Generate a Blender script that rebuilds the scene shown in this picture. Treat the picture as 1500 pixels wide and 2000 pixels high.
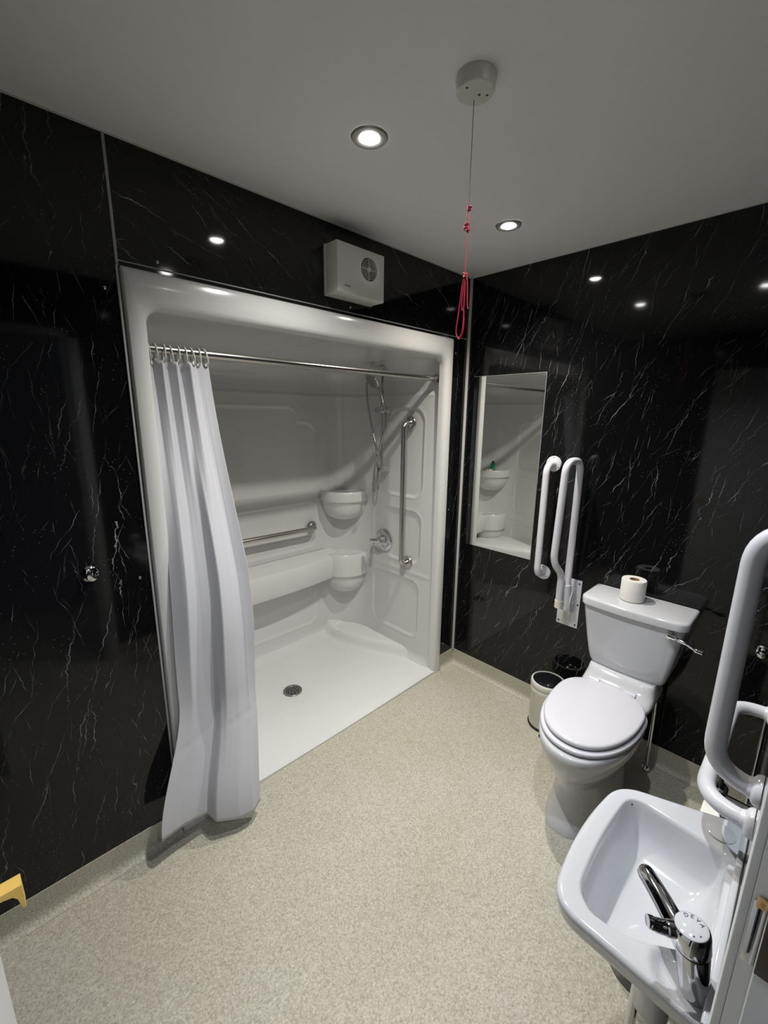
import bpy, bmesh, math, random
from mathutils import Vector, Matrix
random.seed(7)
PI = math.pi
scene = bpy.context.scene
C = scene.collection
for o in list(bpy.data.objects): bpy.data.objects.remove(o)

# ------------------------------------------------------------ camera
cam_d = bpy.data.cameras.new('camera'); cam = bpy.data.objects.new('camera', cam_d); C.objects.link(cam)
R = Vector((0.71768403, -0.69626556, 0.01199595)); U = Vector((0.14336033, 0.16458396, 0.97588931)); F = Vector((0.68145245, 0.69866043, -0.21793614))
M = Matrix(((R.x, U.x, -F.x), (R.y, U.y, -F.y), (R.z, U.z, -F.z))).to_4x4()
M.translation = Vector((-2.18378506, -1.55260137, 1.6307789))
cam.matrix_world = M
cam_d.sensor_fit = 'VERTICAL'; cam_d.sensor_height = 24.0; cam_d.lens = 831.949 / 2000 * 24.0
cam_d.clip_start = 0.01; cam_d.clip_end = 50
scene.camera = cam
# ------------------------------------------------------------ world, lights, exposure
w = bpy.data.worlds.new('world'); scene.world = w; w.use_nodes = True
w.node_tree.nodes['Background'].inputs[0].default_value = (0.72, 0.78, 0.9, 1); w.node_tree.nodes['Background'].inputs[1].default_value = 0.06
scene.view_settings.view_transform = 'Standard'; scene.view_settings.look = 'None'
scene.view_settings.gamma = 1; scene.view_settings.exposure = 0.36; scene.view_settings.use_curve_mapping = False
LIGHTS = [(-1.243, -0.511), (-0.467, -0.500), (-1.25, -1.16)]
LIGHT_COL = [(1.0, 0.985, 0.93), (1.0, 0.93, 0.84), (0.88, 0.93, 1.0)]
LIGHT_W = [80.0, 76.0, 44.0]
H = 2.4
for i, (x, y) in enumerate(LIGHTS):
    ld = bpy.data.lights.new('downlight_beam', 'SPOT'); ld.spot_size = math.radians(132); ld.spot_blend = 1.0; ld.shadow_soft_size = 0.022
    ld.energy = LIGHT_W[i]; ld.color = LIGHT_COL[i]
    lo = bpy.data.objects.new('downlight_beam', ld); lo.location = (x, y, H - 0.014); C.objects.link(lo)
hl = bpy.data.lights.new('hall_light', 'AREA'); hl.shape = 'DISK'; hl.size = 0.25; hl.energy = 9; hl.color = (0.80, 0.88, 1.0)
ho = bpy.data.objects.new('hall_light', hl); ho.location = (-1.98, -2.35, H - 0.02); C.objects.link(ho)

# ------------------------------------------------------------ materials
MATS = {}
def base_mat(name, col, rough=0.5, metal=0.0, coat=0.0, spec=0.5, var=0.0, vscale=30.0, bump=0.0, bscale=200.0, trans=0.0):
    m = bpy.data.materials.new(name); m.use_nodes = True
    nt = m.node_tree; b = nt.nodes['Principled BSDF']
    b.inputs['Base Color'].default_value = (*col, 1); b.inputs['Roughness'].default_value = rough
    b.inputs['Metallic'].default_value = metal; b.inputs['Coat Weight'].default_value = coat
    b.inputs['Specular IOR Level'].default_value = spec
    tc = nt.nodes.new('ShaderNodeTexCoord')
    n = nt.nodes.new('ShaderNodeTexNoise'); n.inputs['Scale'].default_value = vscale; n.inputs['Detail'].default_value = 3
    nt.links.new(tc.outputs['Object'], n.inputs['Vector'])
    mx = nt.nodes.new('ShaderNodeMix'); mx.data_type = 'RGBA'
    v = max(var, 0.01)
    mx.inputs[6].default_value = (*[c * (1 - v) for c in col], 1); mx.inputs[7].default_value = (*[min(1, c * (1 + v)) for c in col], 1)
    nt.links.new(n.outputs['Fac'], mx.inputs[0]); nt.links.new(mx.outputs[2], b.inputs['Base Color'])
    if bump:
        n2 = nt.nodes.new('ShaderNodeTexNoise'); n2.inputs['Scale'].default_value = bscale
        nt.links.new(tc.outputs['Object'], n2.inputs['Vector'])
        bp = nt.nodes.new('ShaderNodeBump'); bp.inputs['Strength'].default_value = bump; bp.inputs['Distance'].default_value = 0.002
        nt.links.new(n2.outputs['Fac'], bp.inputs['Height']); nt.links.new(bp.outputs['Normal'], b.inputs['Normal'])
    MATS[name] = m
    return m

def marble(name, axis, ang, seed, lay0=0):
    """black panel; short thin pale veins. axis: 0 panel runs along x, 1 along y. ang: mean lean of the veins from vertical"""
    m = bpy.data.materials.new(name); m.use_nodes = True
    nt = m.node_tree; N = nt.nodes; L = nt.links; b = N['Principled BSDF']
    b.inputs['Roughness'].default_value = 0.06; b.inputs['Specular IOR Level'].default_value = 0.38
    def math_(op, a_, b_=None, c_=None):
        n = N.new('ShaderNodeMath'); n.operation = op
        for i, v in enumerate((a_, b_, c_)):
            if v is None: continue
            if isinstance(v, (int, float)): n.inputs[i].default_value = v
            else: L.new(v, n.inputs[i])
        return n.outputs[0]
    tc = N.new('ShaderNodeTexCoord'); sp = N.new('ShaderNodeSeparateXYZ'); L.new(tc.outputs['Object'], sp.inputs[0])
    u0 = sp.outputs[axis]; v0 = sp.outputs[2]
    # lean the frame so that "v" runs along the veins
    ca, sa = math.cos(ang), math.sin(ang)
    u1 = math_('SUBTRACT', math_('MULTIPLY', u0, ca), math_('MULTIPLY', v0, sa))
    v1 = math_('ADD', math_('MULTIPLY', u0, sa), math_('MULTIPLY', v0, ca))
    def vec(x, y, z=0.0):
        c = N.new('ShaderNodeCombineXYZ')
        for i, v in enumerate((x, y, z)):
            if isinstance(v, (int, float)): c.inputs[i].default_value = v
            else: L.new(v, c.inputs[i])
        return c.outputs[0]
    def noise(vc, scale, detail=2, rough=0.5):
        n = N.new('ShaderNodeTexNoise'); n.inputs['Scale'].default_value = scale; n.inputs['Detail'].default_value = detail; n.inputs['Roughness'].default_value = rough
        L.new(vc, n.inputs['Vector']); return n.outputs['Fac']
    total = None
    for k, (su, sv, width, spread, gain, amp) in enumerate(((7, 1.9, 0.0017, 0.55, 1.0, 0.040), (9, 3.0, 0.0013, 0.9, 0.8, 0.030), (5, 1.5, 0.0018, 0.35, 0.9, 0.055), (20, 8, 0.0009, 1.3, 0.6, 0.012), (8, 3.2, 0.0012, 0.7, 0.6, 0.04))[lay0:]):
        off = seed * 3.1 + k * 7.7
        base = vec(u1, v1, off)
        w1 = math_('MULTIPLY', math_('SUBTRACT', noise(base, 7.0 + k, 4, 0.62), 0.5), amp * 1.6)
        w2 = math_('MULTIPLY', math_('SUBTRACT', noise(vec(u1, v1, off + 30), 9.0, 3, 0.6), 0.5), amp)
        uu = math_('ADD', u1, w1); vv = math_('ADD', v1, w2)
        sc = vec(math_('MULTIPLY', math_('ADD', uu, off), su), math_('MULTIPLY', math_('ADD', vv, off * 0.37), sv), 0)
        vo = N.new('ShaderNodeTexVoronoi'); vo.voronoi_dimensions = '2D'; vo.feature = 'F1'; vo.inputs['Scale'].default_value = 1.0; vo.inputs['Randomness'].default_value = 1.0
        L.new(sc, vo.inputs['Vector'])
        d = N.new('ShaderNodeVectorMath'); d.operation = 'SUBTRACT'; L.new(sc, d.inputs[0]); L.new(vo.outputs['Position'], d.inputs[1])
        ds = N.new('ShaderNodeSeparateXYZ'); L.new(d.outputs[0], ds.inputs[0])
        du = math_('DIVIDE', ds.outputs[0], su); dv = math_('DIVIDE', ds.outputs[1], sv)
        cs = N.new('ShaderNodeSeparateColor'); L.new(vo.outputs['Color'], cs.inputs[0])
        th = math_('MULTIPLY', math_('SUBTRACT', cs.outputs[0], 0.5), spread)
        c_, s_ = math_('COSINE', th), math_('SINE', th)
        across = math_('ABSOLUTE', math_('SUBTRACT', math_('MULTIPLY', du, c_), math_('MULTIPLY', dv, s_)))
        along = math_('ABSOLUTE', math_('ADD', math_('MULTIPLY', du, s_), math_('MULTIPLY', dv, c_)))
        ln = math_('MULTIPLY', math_('ADD', math_('MULTIPLY', cs.outputs[1], 0.8), 0.25), 0.42 / sv)
        rel = math_('DIVIDE', along, ln)
        wv = math_('MULTIPLY', width, math_('SUBTRACT', 1.0, math_('POWER', rel, 2.0)))
        line = N.new('ShaderNodeMapRange'); line.clamp = True
        L.new(math_('DIVIDE', across, math_('MAXIMUM', wv, 0.00005)), line.inputs['Value'])
        line.inputs['From Min'].default_value = 0.35; line.inputs['From Max'].default_value = 1.1; line.inputs['To Min'].default_value = 1; line.inputs['To Max'].default_value = 0
        br = math_('MULTIPLY', math_('ADD', math_('MULTIPLY', cs.outputs[2], 0.85), 0.15), gain)
        pres = N.new('ShaderNodeMapRange'); pres.inputs['From Min'].default_value = 0.44; pres.inputs['From Max'].default_value = 0.62
        L.new(noise(vec(u1, v1, off + 60), 13.0, 3, 0.7), pres.inputs['Value'])
        val = math_('MULTIPLY', math_('MULTIPLY', line.outputs[0], br), math_('ADD', math_('MULTIPLY', pres.outputs[0], 0.9), 0.1))
        total = val if total is None else math_('MAXIMUM', total, val)
    # scattered specks
    vo = N.new('ShaderNodeTexVoronoi'); vo.voronoi_dimensions = '2D'; vo.inputs['Scale'].default_value = 38
    L.new(vec(u1, v1), vo.inputs['Vector'])
    spk = N.new('ShaderNodeMapRange'); spk.inputs['From Min'].default_value = 0.03; spk.inputs['From Max'].default_value = 0.07; spk.inputs['To Min'].default_value = 0.35; spk.inputs['To Max'].default_value = 0
    L.new(vo.outputs['Distance'], spk.inputs['Value'])
    gate = N.new('ShaderNodeMapRange'); gate.inputs['From Min'].default_value = 0.52; gate.inputs['From Max'].default_value = 0.6
    L.new(noise(vec(u1, v1, 3.0), 9.0), gate.inputs['Value'])
    total = math_('MAXIMUM', total, math_('MULTIPLY', spk.outputs[0], gate.outputs[0]))
    col = N.new('ShaderNodeMix'); col.data_type = 'RGBA'
    col.inputs[6].default_value = (0.0050, 0.0050, 0.0056, 1); col.inputs[7].default_value = (0.36, 0.36, 0.39, 1)
    L.new(total, col.inputs[0]); L.new(col.outputs[2], b.inputs['Base Color'])
    MATS[name] = m
    return m

def floor_mat():
    m = bpy.data.materials.new('speckled_vinyl'); m.use_nodes = True
    nt = m.node_tree; N = nt.nodes; L = nt.links; b = N['Principled BSDF']
    b.inputs['Roughness'].default_value = 0.5; b.inputs['Specular IOR Level'].default_value = 0.35
    tc = N.new('ShaderNodeTexCoord')
    n = N.new('ShaderNodeTexNoise'); n.inputs['Scale'].default_value = 175; n.inputs['Detail'].default_value = 5; n.inputs['Roughness'].default_value = 0.85
    L.new(tc.outputs['Object'], n.inputs['Vector'])
    r = N.new('ShaderNodeValToRGB'); e = r.color_ramp
    e.elements[0].position = 0.34; e.elements[0].color = (0.19, 0.19, 0.155, 1)
    e.elements[1].position = 0.64; e.elements[1].color = (0.67, 0.65, 0.57, 1)
    k = e.elements.new(0.44); k.color = (0.385, 0.37, 0.31, 1)
    k = e.elements.new(0.56); k.color = (0.52, 0.50, 0.43, 1)
    L.new(n.outputs['Fac'], r.inputs['Fac'])
    n2 = N.new('ShaderNodeTexNoise'); n2.inputs['Scale'].default_value = 2.2; n2.inputs['Detail'].default_value = 4
    L.new(tc.outputs['Object'], n2.inputs['Vector'])
    r2 = N.new('ShaderNodeValToRGB'); r2.color_ramp.elements[0].position = 0.35; r2.color_ramp.elements[0].color = (0.93, 0.90, 0.84, 1)
    r2.color_ramp.elements[1].position = 0.7; r2.color_ramp.elements[1].color = (1, 1, 1, 1)
    L.new(n2.outputs['Fac'], r2.inputs['Fac'])
    mu = N.new('ShaderNodeMix'); mu.data_type = 'RGBA'; mu.blend_type = 'MULTIPLY'; mu.inputs[0].default_value = 1
    L.new(r.outputs[0], mu.inputs[6]); L.new(r2.outputs[0], mu.inputs[7]); L.new(mu.outputs[2], b.inputs['Base Color'])
    bp = N.new('ShaderNodeBump'); bp.inputs['Strength'].default_value = 0.25; bp.inputs['Distance'].default_value = 0.001
    L.new(n.outputs['Fac'], bp.inputs['Height']); L.new(bp.outputs['Normal'], b.inputs['Normal'])
    MATS['floor'] = m
    return m

marble('marble_a', 0, 0.14, 1.0)
marble('marble_top', 0, -1.05, 4.0)
marble('marble_b', 1, -0.42, 9.0)
marble('marble_c', 0, -0.3, 15.0)
floor_mat()
base_mat('ceiling_paint', (0.84, 0.84, 0.84), 0.85, var=0.02, bump=0.15, bscale=350)
base_mat('acrylic', (0.64, 0.64, 0.625), 0.16, coat=0.3, var=0.01, vscale=3)
base_mat('ceramic', (0.58, 0.59, 0.62), 0.09, coat=0.4, var=0.01, vscale=4)
base_mat('seat_plastic', (0.64, 0.64, 0.70), 0.14, var=0.01)
base_mat('chrome', (0.66, 0.66, 0.68), 0.06, metal=1)
base_mat('steel', (0.52, 0.49, 0.46), 0.24, metal=1, var=0.03, vscale=60)
base_mat('grille_steel', (0.42, 0.42, 0.42), 0.32, metal=1)
base_mat('white_metal', (0.66, 0.66, 0.70), 0.22, coat=0.2)
base_mat('white_paint', (0.76, 0.77, 0.77), 0.45)
base_mat('trim_white', (0.62, 0.62, 0.60), 0.4)
base_mat('trim_grey', (0.36, 0.36, 0.36), 0.4)
base_mat('off_white_plastic', (0.62, 0.62, 0.56), 0.35)
base_mat('cream_plastic', (0.78, 0.74, 0.60), 0.35)
base_mat('cream_box', (0.80, 0.79, 0.72), 0.4)
base_mat('black_plastic', (0.008, 0.008, 0.010), 0.12)
base_mat('dark', (0.012, 0.012, 0.012), 0.5)
base_mat('dark_text', (0.03, 0.03, 0.06), 0.5)
base_mat('red_cord', (0.34, 0.006, 0.022), 0.5, var=0.15, vscale=400)
base_mat('thin_cord', (0.20, 0.03, 0.04), 0.6)
base_mat('satin', (0.45, 0.44, 0.42), 0.35, metal=0.6)
base_mat('brown', (0.035, 0.022, 0.015), 0.4, var=0.2)
base_mat('brass', (0.75, 0.50, 0.22), 0.3, metal=0.6)
base_mat('ochre', (0.80, 0.52, 0.13), 0.4)
base_mat('paper', (0.72, 0.70, 0.67), 0.9, var=0.03, vscale=90, bump=0.5, bscale=300)
base_mat('cardboard', (0.34, 0.20, 0.12), 0.9)
base_mat('grey_rubber', (0.16, 0.16, 0.16), 0.6)
base_mat('green_plastic', (0.02, 0.30, 0.14), 0.25)
base_mat('silicone', (0.52, 0.46, 0.42), 0.4)
base_mat('mirror', (0.90, 0.92, 0.90), 0.0, metal=1)
base_mat('glass_edge', (0.28, 0.33, 0.31), 0.1)
base_mat('grey_paint', (0.10, 0.10, 0.105), 0.5)
m = base_mat('curtain', (0.66, 0.66, 0.70), 0.55, var=0.01, bump=0.15, bscale=60)
b = m.node_tree.nodes['Principled BSDF']
tr = m.node_tree.nodes.new('ShaderNodeBsdfTranslucent'); tr.inputs[0].default_value = (0.80, 0.80, 0.82, 1)
ms = m.node_tree.nodes.new('ShaderNodeMixShader'); ms.inputs[0].default_value = 0.22
m.node_tree.links.new(b.outputs[0], ms.inputs[1]); m.node_tree.links.new(tr.outputs[0], ms.inputs[2])
m.node_tree.links.new(ms.outputs[0], m.node_tree.nodes['Material Output'].inputs['Surface'])
def emit(name, col, s):
    m = bpy.data.materials.new(name); m.use_nodes = True
    b = m.node_tree.nodes['Principled BSDF']; b.inputs['Emission Color'].default_value = (*col, 1); b.inputs['Emission Strength'].default_value = s
    n = m.node_tree.nodes.new('ShaderNodeTexNoise'); m.node_tree.links.new(n.outputs['Fac'], b.inputs['Roughness'])
    MATS[name] = m
emit('lamp_glow', (1.0, 0.98, 0.94), 40.0)

# ------------------------------------------------------------ mesh helpers
class MB:
    def __init__(s): s.bm = bmesh.new()
    def _face(s, vs):
        try: return s.bm.faces.new(vs)
        except ValueError: return None
    def box(s, x0, x1, y0, y1, z0, z1, bevel=0.0, seg=2, mi=0):
        vs = [s.bm.verts.new((x, y, z)) for x in (x0, x1) for y in (y0, y1) for z in (z0, z1)]
        fs = [(0, 1, 3, 2), (4, 6, 7, 5), (0, 4, 5, 1), (2, 3, 7, 6), (0, 2, 6, 4), (1, 5, 7, 3)]
        nf = [s.bm.faces.new([vs[i] for i in f]) for f in fs]
        for f in nf: f.material_index = mi
        if bevel:
            es = set(e for f in nf for e in f.edges)
            bmesh.ops.bevel(s.bm, geom=list(es), offset=bevel, segments=seg, profile=0.5, affect='EDGES', material=-1)
        return s
    def grid(s, rows, closed_u=False, closed_v=False, mi=0):
        vr = [[s.bm.verts.new(p) for p in r] for r in rows]
        nr, nc = len(vr), len(vr[0])
        for i in range(nr if closed_v else nr - 1):
            for j in range(nc if closed_u else nc - 1):
                a, b2, c, d = vr[i][j], vr[i][(j + 1) % nc], vr[(i + 1) % nr][(j + 1) % nc], vr[(i + 1) % nr][j]
                f = s._face([a, b2, c, d])
                if f: f.material_index = mi
        return vr
    def cap(s, ring, mi=0):
        f = s._face(ring)
        if f: f.material_index = mi
    def tube(s, pts, r, n=14, caps=True, closed=False):
        pts = [Vector(p) for p in pts]; m = len(pts)
        rr = r if isinstance(r, (list, tuple)) else [r] * m
        tans = []
        for i in range(m):
            if closed: t = pts[(i + 1) % m] - pts[i - 1]
            else: t = pts[min(i + 1, m - 1)] - pts[max(i - 1, 0)]
            tans.append(t.normalized())
        up = Vector((0, 0, 1)) if abs(tans[0].z) < 0.9 else Vector((1, 0, 0))
        nrm = tans[0].cross(up).normalized()
        rows = []
        for i in range(m):
            t = tans[i]; nrm = (nrm - t * nrm.dot(t)).normalized(); bn = t.cross(nrm)
            rows.append([pts[i] + (nrm * math.cos(2 * PI * k / n) + bn * math.sin(2 * PI * k / n)) * rr[i] for k in range(n)])
        vr = s.grid(rows, closed_u=True, closed_v=closed)
        if caps and not closed: s.cap(vr[0][::-1]); s.cap(vr[-1])
        return s
    def lathe(s, prof, origin=(0, 0, 0), axis=(0, 0, 1), n=32, caps=True, sx=1.0):
        ax = Vector(axis).normalized(); up = Vector((0, 0, 1)) if abs(ax.z) < 0.9 else Vector((1, 0, 0))
        e1 = up.cross(ax).normalized(); e2 = ax.cross(e1); o = Vector(origin)
        rows = [[o + ax * h + (e1 * math.cos(2 * PI * k / n) * sx + e2 * math.sin(2 * PI * k / n)) * r for k in range(n)] for r, h in prof]
        vr = s.grid(rows, closed_u=True)
        if caps:
            if prof[0][0] > 1e-5: s.cap(vr[0][::-1])
            if prof[-1][0] > 1e-5: s.cap(vr[-1])
        return s
    def prism(s, poly, z0, z1, fn=lambda a, b, c: (a, b, c), bevel=0.0):
        lo = [s.bm.verts.new(fn(x, y, z0)) for x, y in poly]; hi = [s.bm.verts.new(fn(x, y, z1)) for x, y in poly]
        n = len(poly); fs = [s.bm.faces.new(lo[::-1]), s.bm.faces.new(hi)]
        for i in range(n): fs.append(s.bm.faces.new([lo[i], lo[(i + 1) % n], hi[(i + 1) % n], hi[i]]))
        if bevel:
            es = [e for f in fs[:2] for e in f.edges]
            bmesh.ops.bevel(s.bm, geom=list(set(es)), offset=bevel, segments=3, profile=0.5, affect='EDGES', material=-1)
        return s
    def build(s, name, mats, parent=None, smooth=40, loc=None, recalc=True, weld=False):
        if weld: bmesh.ops.remove_doubles(s.bm, verts=s.bm.verts, dist=1e-5)
        if recalc: bmesh.ops.recalc_face_normals(s.bm, faces=s.bm.faces)
        me = bpy.data.meshes.new(name)
        if parent is not None: o0 = root_loc(parent)
        elif loc is not None: o0 = Vector(loc)
        else:
            vs = [v.co for v in s.bm.verts]
            xs = [v.x for v in vs]; ys = [v.y for v in vs]; zs = [v.z for v in vs]
            o0 = Vector(((min(xs) + max(xs)) / 2, (min(ys) + max(ys)) / 2, min(zs)))
        bmesh.ops.translate(s.bm, verts=s.bm.verts, vec=-o0)
        s.bm.to_mesh(me); s.bm.free()
        for mt in (mats if isinstance(mats, (list, tuple)) else [mats]): me.materials.append(MATS[mt])
        if smooth:
            me.shade_smooth()
            me.set_sharp_from_angle(angle=math.radians(smooth))
        ob = bpy.data.objects.new(name, me); C.objects.link(ob)
        if parent is not None: ob.parent = parent
        else: ob.location = o0
        return ob
def root_loc(o):
    while o.parent is not None: o = o.parent
    return o.location.copy()
def tag(o, label, cat, group=None):
    o['label'] = label; o['category'] = cat
    if group: o['group'] = group
    return o
def thing(name, label, cat, loc, group=None):
    o = bpy.data.objects.new(name, None); C.objects.link(o); o.location = loc; o.empty_display_size = 0.05
    return tag(o, label, cat, group)
def struct(o): o['kind'] = 'structure'; return o
def lerp(a, b, t): return a + (b - a) * t
def ss(a, b, x):
    t = max(0.0, min(1.0, (x - a) / (b - a))); return t * t * (3 - 2 * t)
def catmull(pts, k=8, closed=False):
    P = [Vector(p) for p in pts]; n = len(P); out = []
    rng = range(n if closed else n - 1)
    for i in rng:
        if closed: p0, p1, p2, p3 = P[i - 1], P[i], P[(i + 1) % n], P[(i + 2) % n]
        else: p0, p1, p2, p3 = P[max(i - 1, 0)], P[i], P[i + 1], P[min(i + 2, n - 1)]
        for j in range(k):
            t = j / k
            out.append(0.5 * ((2 * p1) + (p2 - p0) * t + (2 * p0 - 5 * p1 + 4 * p2 - p3) * t * t + (3 * p1 - p0 - 3 * p2 + p3) * t ** 3))
    if not closed: out.append(P[-1])
    return out
def rpath(pts, rad, k=8):
    """polyline with rounded corners in 3-D"""
    P = [Vector(p) for p in pts]; out = [P[0]]
    for i in range(1, len(P) - 1):
        a = (P[i - 1] - P[i]); b2 = (P[i + 1] - P[i]); r = rad[i - 1] if isinstance(rad, (list, tuple)) else rad
        r = min(r, a.length * 0.49 if i > 1 else a.length * 0.98, b2.length * 0.49 if i < len(P) - 2 else b2.length * 0.98)
        s0 = P[i] + a.normalized() * r; s1 = P[i] + b2.normalized() * r
        for j in range(k + 1):
            t = j / k
            out.append(s0 * (1 - t) ** 2 + P[i] * 2 * t * (1 - t) + s1 * t * t)
    out.append(P[-1]); return out

# ------------------------------------------------------------ room
XL = -2.75; YC = -1.575; T = 0.08
SX0, SX1, SZ = -1.785, -0.153, 2.06
mb = MB(); mb.box(XL - T, T, YC - 1.2, 1.0, -0.1, 0.0); struct(mb.build('floor', 'floor', smooth=0))
mb = MB(); mb.box(XL - T, T, YC - 1.2, 1.0, H, H + 0.1); struct(mb.build('ceiling', 'ceiling_paint', smooth=0))
mb = MB()   # shower wall, with the alcove opening
mb.box(XL, SX0, 0, T, 0, H, mi=0); mb.box(SX1, 0, 0, T, 0, H, mi=0); mb.box(SX0, SX1, 0, T, SZ, H, mi=1)
struct(mb.build('wall_left', ['marble_a', 'marble_top'], smooth=0))
mb = MB(); mb.box(0, T, YC, T, 0, H); struct(mb.build('wall_right', 'marble_b', smooth=0))
DX0, DX1, DZ = -2.31, -1.68, 2.05
mb = MB(); mb.box(XL, DX0, YC - T, YC, 0, H); mb.box(DX1, 0, YC - T, YC, 0, H); mb.box(DX0, DX1, YC - T, YC, DZ, H)
struct(mb.build('wall_front', 'marble_c', smooth=0))
mb = MB(); mb.box(XL - T, XL, YC - T, T, 0, H); struct(mb.build('wall_side', 'marble_b', smooth=0))
# coved skirting
def skirt(name, p0, p1, inward):
    mb = MB(); p0 = Vector(p0); p1 = Vector(p1); inn = Vector(inward); rows = []
    prof = [(0.0, 0.0), (0.0, 0.1), (0.0035, 0.1), (0.004, 0.045)] + [(0.004 + 0.026 * (1 - math.cos(a)), 0.03 * (1 - math.sin(a)) + 0.001) for a in [k * PI / 16 for k in range(1, 9)]]
    for p in (p0, p1): rows.append([(p + inn * d + Vector((0, 0, z))) for d, z in prof])
    mb.grid(rows); return struct(mb.build(name, 'floor'))
skirt('baseboard_left', (XL, 0, 0), (SX0 + 0.001, 0, 0), (0, -1, 0))
skirt('baseboard_corner', (SX1, 0, 0), (0, 0, 0), (0, -1, 0))
skirt('baseboard_right', (0, 0, 0), (0, YC, 0), (-1, 0, 0))
skirt('baseboard_front', (0, YC, 0), (DX1 + 0.02, YC, 0), (0, 1, 0))
# panel joint strips
mb = MB(); mb.box(SX0 - 0.006, SX0 + 0.002, -0.003, 0.001, SZ, H, 0.001); mb.box(SX0 - 0.008, SX0 - 0.001, -0.005, 0.001, 0.10, SZ, 0.001)
struct(mb.build('trim_1', 'trim_grey'))
mb = MB(); mb.box(-0.014, 0.0, -0.014, 0.0, 0.1, H - 0.001, 0.003); struct(mb.build('trim_2', 'trim_white'))
mb = MB(); mb.box(SX0, -0.014, -0.004, 0.001, SZ + 0.012, SZ + 0.016, 0.001); struct(mb.build('trim_3', 'trim_grey'))
mb = MB(); mb.box(XL, 0, -0.005, 0, H - 0.004, H); mb.box(-0.005, 0, YC, 0, H - 0.004, H); struct(mb.build('trim_4', 'trim_white'))
mb = MB(); mb.tube([(-1.62, -0.004, 0.003), (-0.20, -0.004, 0.003), (-0.165, -0.002, 0.012), (-0.158, -0.002, 0.04)], 0.0045, 8)
struct(mb.build('trim_5', 'silicone'))
# door frame just beside the camera
mb = MB()
mb.box(DX1 - 0.010, DX1 + 0.045, YC + 0.0005, YC + 0.008, 0, DZ + 0.04, 0.0015)
mb.box(DX1 - 0.012, DX1, YC - T, YC + 0.0005, 0, DZ, 0.001)
mb.box(DX1 - 0.030, DX1 - 0.012, YC - T, YC - 0.012, 0, DZ, 0.001)
mb.box(DX0 - 0.045, DX0 + 0.008, YC + 0.0005, YC + 0.008, 0, DZ + 0.04, 0.0015)
mb.box(DX0 - 0.045, DX1 + 0.045, YC + 0.0005, YC + 0.008, DZ, DZ + 0.045, 0.0015)
fr = struct(mb.build('trim_6', 'white_paint'))

# ------------------------------------------------------------ shower enclosure
XA, XB, D = -1.735, -0.217, 0.88
RX, RY = 0.23, 0.26
ZT = 1.955
sh = thing('shower_enclosure', 'white one-piece shower alcove with moulded panels, corner shelves and a low seat ledge', 'shower', ((SX0 + SX1) / 2, 0.4, 0))
# front frame, swept as rings from outer edge to inner edge
mb = MB()
ox0, ox1, oz = SX0 + 0.003, SX1, SZ
ix0, ix1, iz = XA + 0.014, XB - 0.002, ZT - 0.002
def upath(x0, x1, z1, r, zb=0.0, nr=10, ns=14):
    P = [(x0, lerp(zb, z1 - r, i / ns)) for i in range(ns)]
    P += [(x0 + r - r * math.cos(a), z1 - r + r * math.sin(a)) for a in [PI / 2 * i / nr for i in range(nr + 1)]]
    P += [(lerp(x0 + r, x1 - r, i / ns), z1) for i in range(1, ns)]
    P += [(x1 - r + r * math.sin(a), z1 - r + r * math.cos(a)) for a in [PI / 2 * i / nr for i in range(nr + 1)]]
    P += [(x1, lerp(z1 - r, zb, i / ns)) for i in range(1, ns + 1)]
    return P
rings = []
def addring(t, y, rr):
    P = upath(lerp(ox0, ix0, t), lerp(ox1, ix1, t), lerp(oz, iz, t), rr)
    rings.append([(x, y, z) for x, z in P])
addring(0, 0.03, 0.004); addring(0, -0.006, 0.004); addring(0.05, -0.013, 0.006); addring(0.12, -0.016, 0.01); addring(0.5, -0.017, 0.03)
addring(0.78, -0.015, 0.045); addring(0.92, -0.008, 0.05); addring(1.0, 0.006, 0.05); addring(1.01, 0.03, 0.05)
mb.grid(rings)
mb.build('front_flange', 'acrylic', sh, smooth=60, recalc=True)
# interior liner: path parameter s, height z
path = []
def add(x, y, nx, ny, tagname, q): path.append((x, y, nx, ny, tagname, q))
STEP = 0.009
n = int((D - RY) / STEP)
for i in range(n): y = 0.02 + (D - RY - 0.02) * i / n; add(XB, y, -1, 0, 'R', y)
n = 40
for i in range(n):
    a = PI / 2 * i / n; add(XB - RX + RX * math.cos(a), D - RY + RY * math.sin(a), -math.cos(a), -math.sin(a), 'CR', i / n)
n = int((XB - XA - 2 * RX) / STEP)
for i in range(n): x = XB - RX - (XB - XA - 2 * RX) * i / n; add(x, D, 0, -1, 'B', x)
n = 40
for i in range(n):
    a = PI / 2 * i / n; add(XA + RX - RX * math.sin(a), D - RY + RY * math.cos(a), math.sin(a), -math.cos(a), 'CL', i / n)
n = int((D - RY) / STEP)
for i in range(n + 1): y = D - RY - (D - RY - 0.02) * i / n; add(XA, y, 1, 0, 'L', y)
def sdrr(px, pz, x0, x1, z0, z1, r):
    cx, cz = (x0 + x1) / 2, (z0 + z1) / 2; qx = abs(px - cx) - (x1 - x0) / 2 + r; qz = abs(pz - cz) - (z1 - z0) / 2 + r
    return math.hypot(max(qx, 0), max(qz, 0)) + min(max(qx, qz), 0) - r
def groove(d, depth=0.006, w0=0.009):
    """recess inside (d<0), with a raised bead on the outline"""
    return depth * (1 - ss(-w0, w0, d)) * 1.0 - 0.005 * math.exp(-(d / 0.0075) ** 2)
def notched(u, z, x0, x1, z0, z1):
    # u measured so that the notched corner is at (x1, z1)
    return min(sdrr(u, z, x0, x1, z0, z1 - 0.095, 0.085), sdrr(u, z, x0, x1 - 0.135, z0, z1, 0.085))
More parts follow.
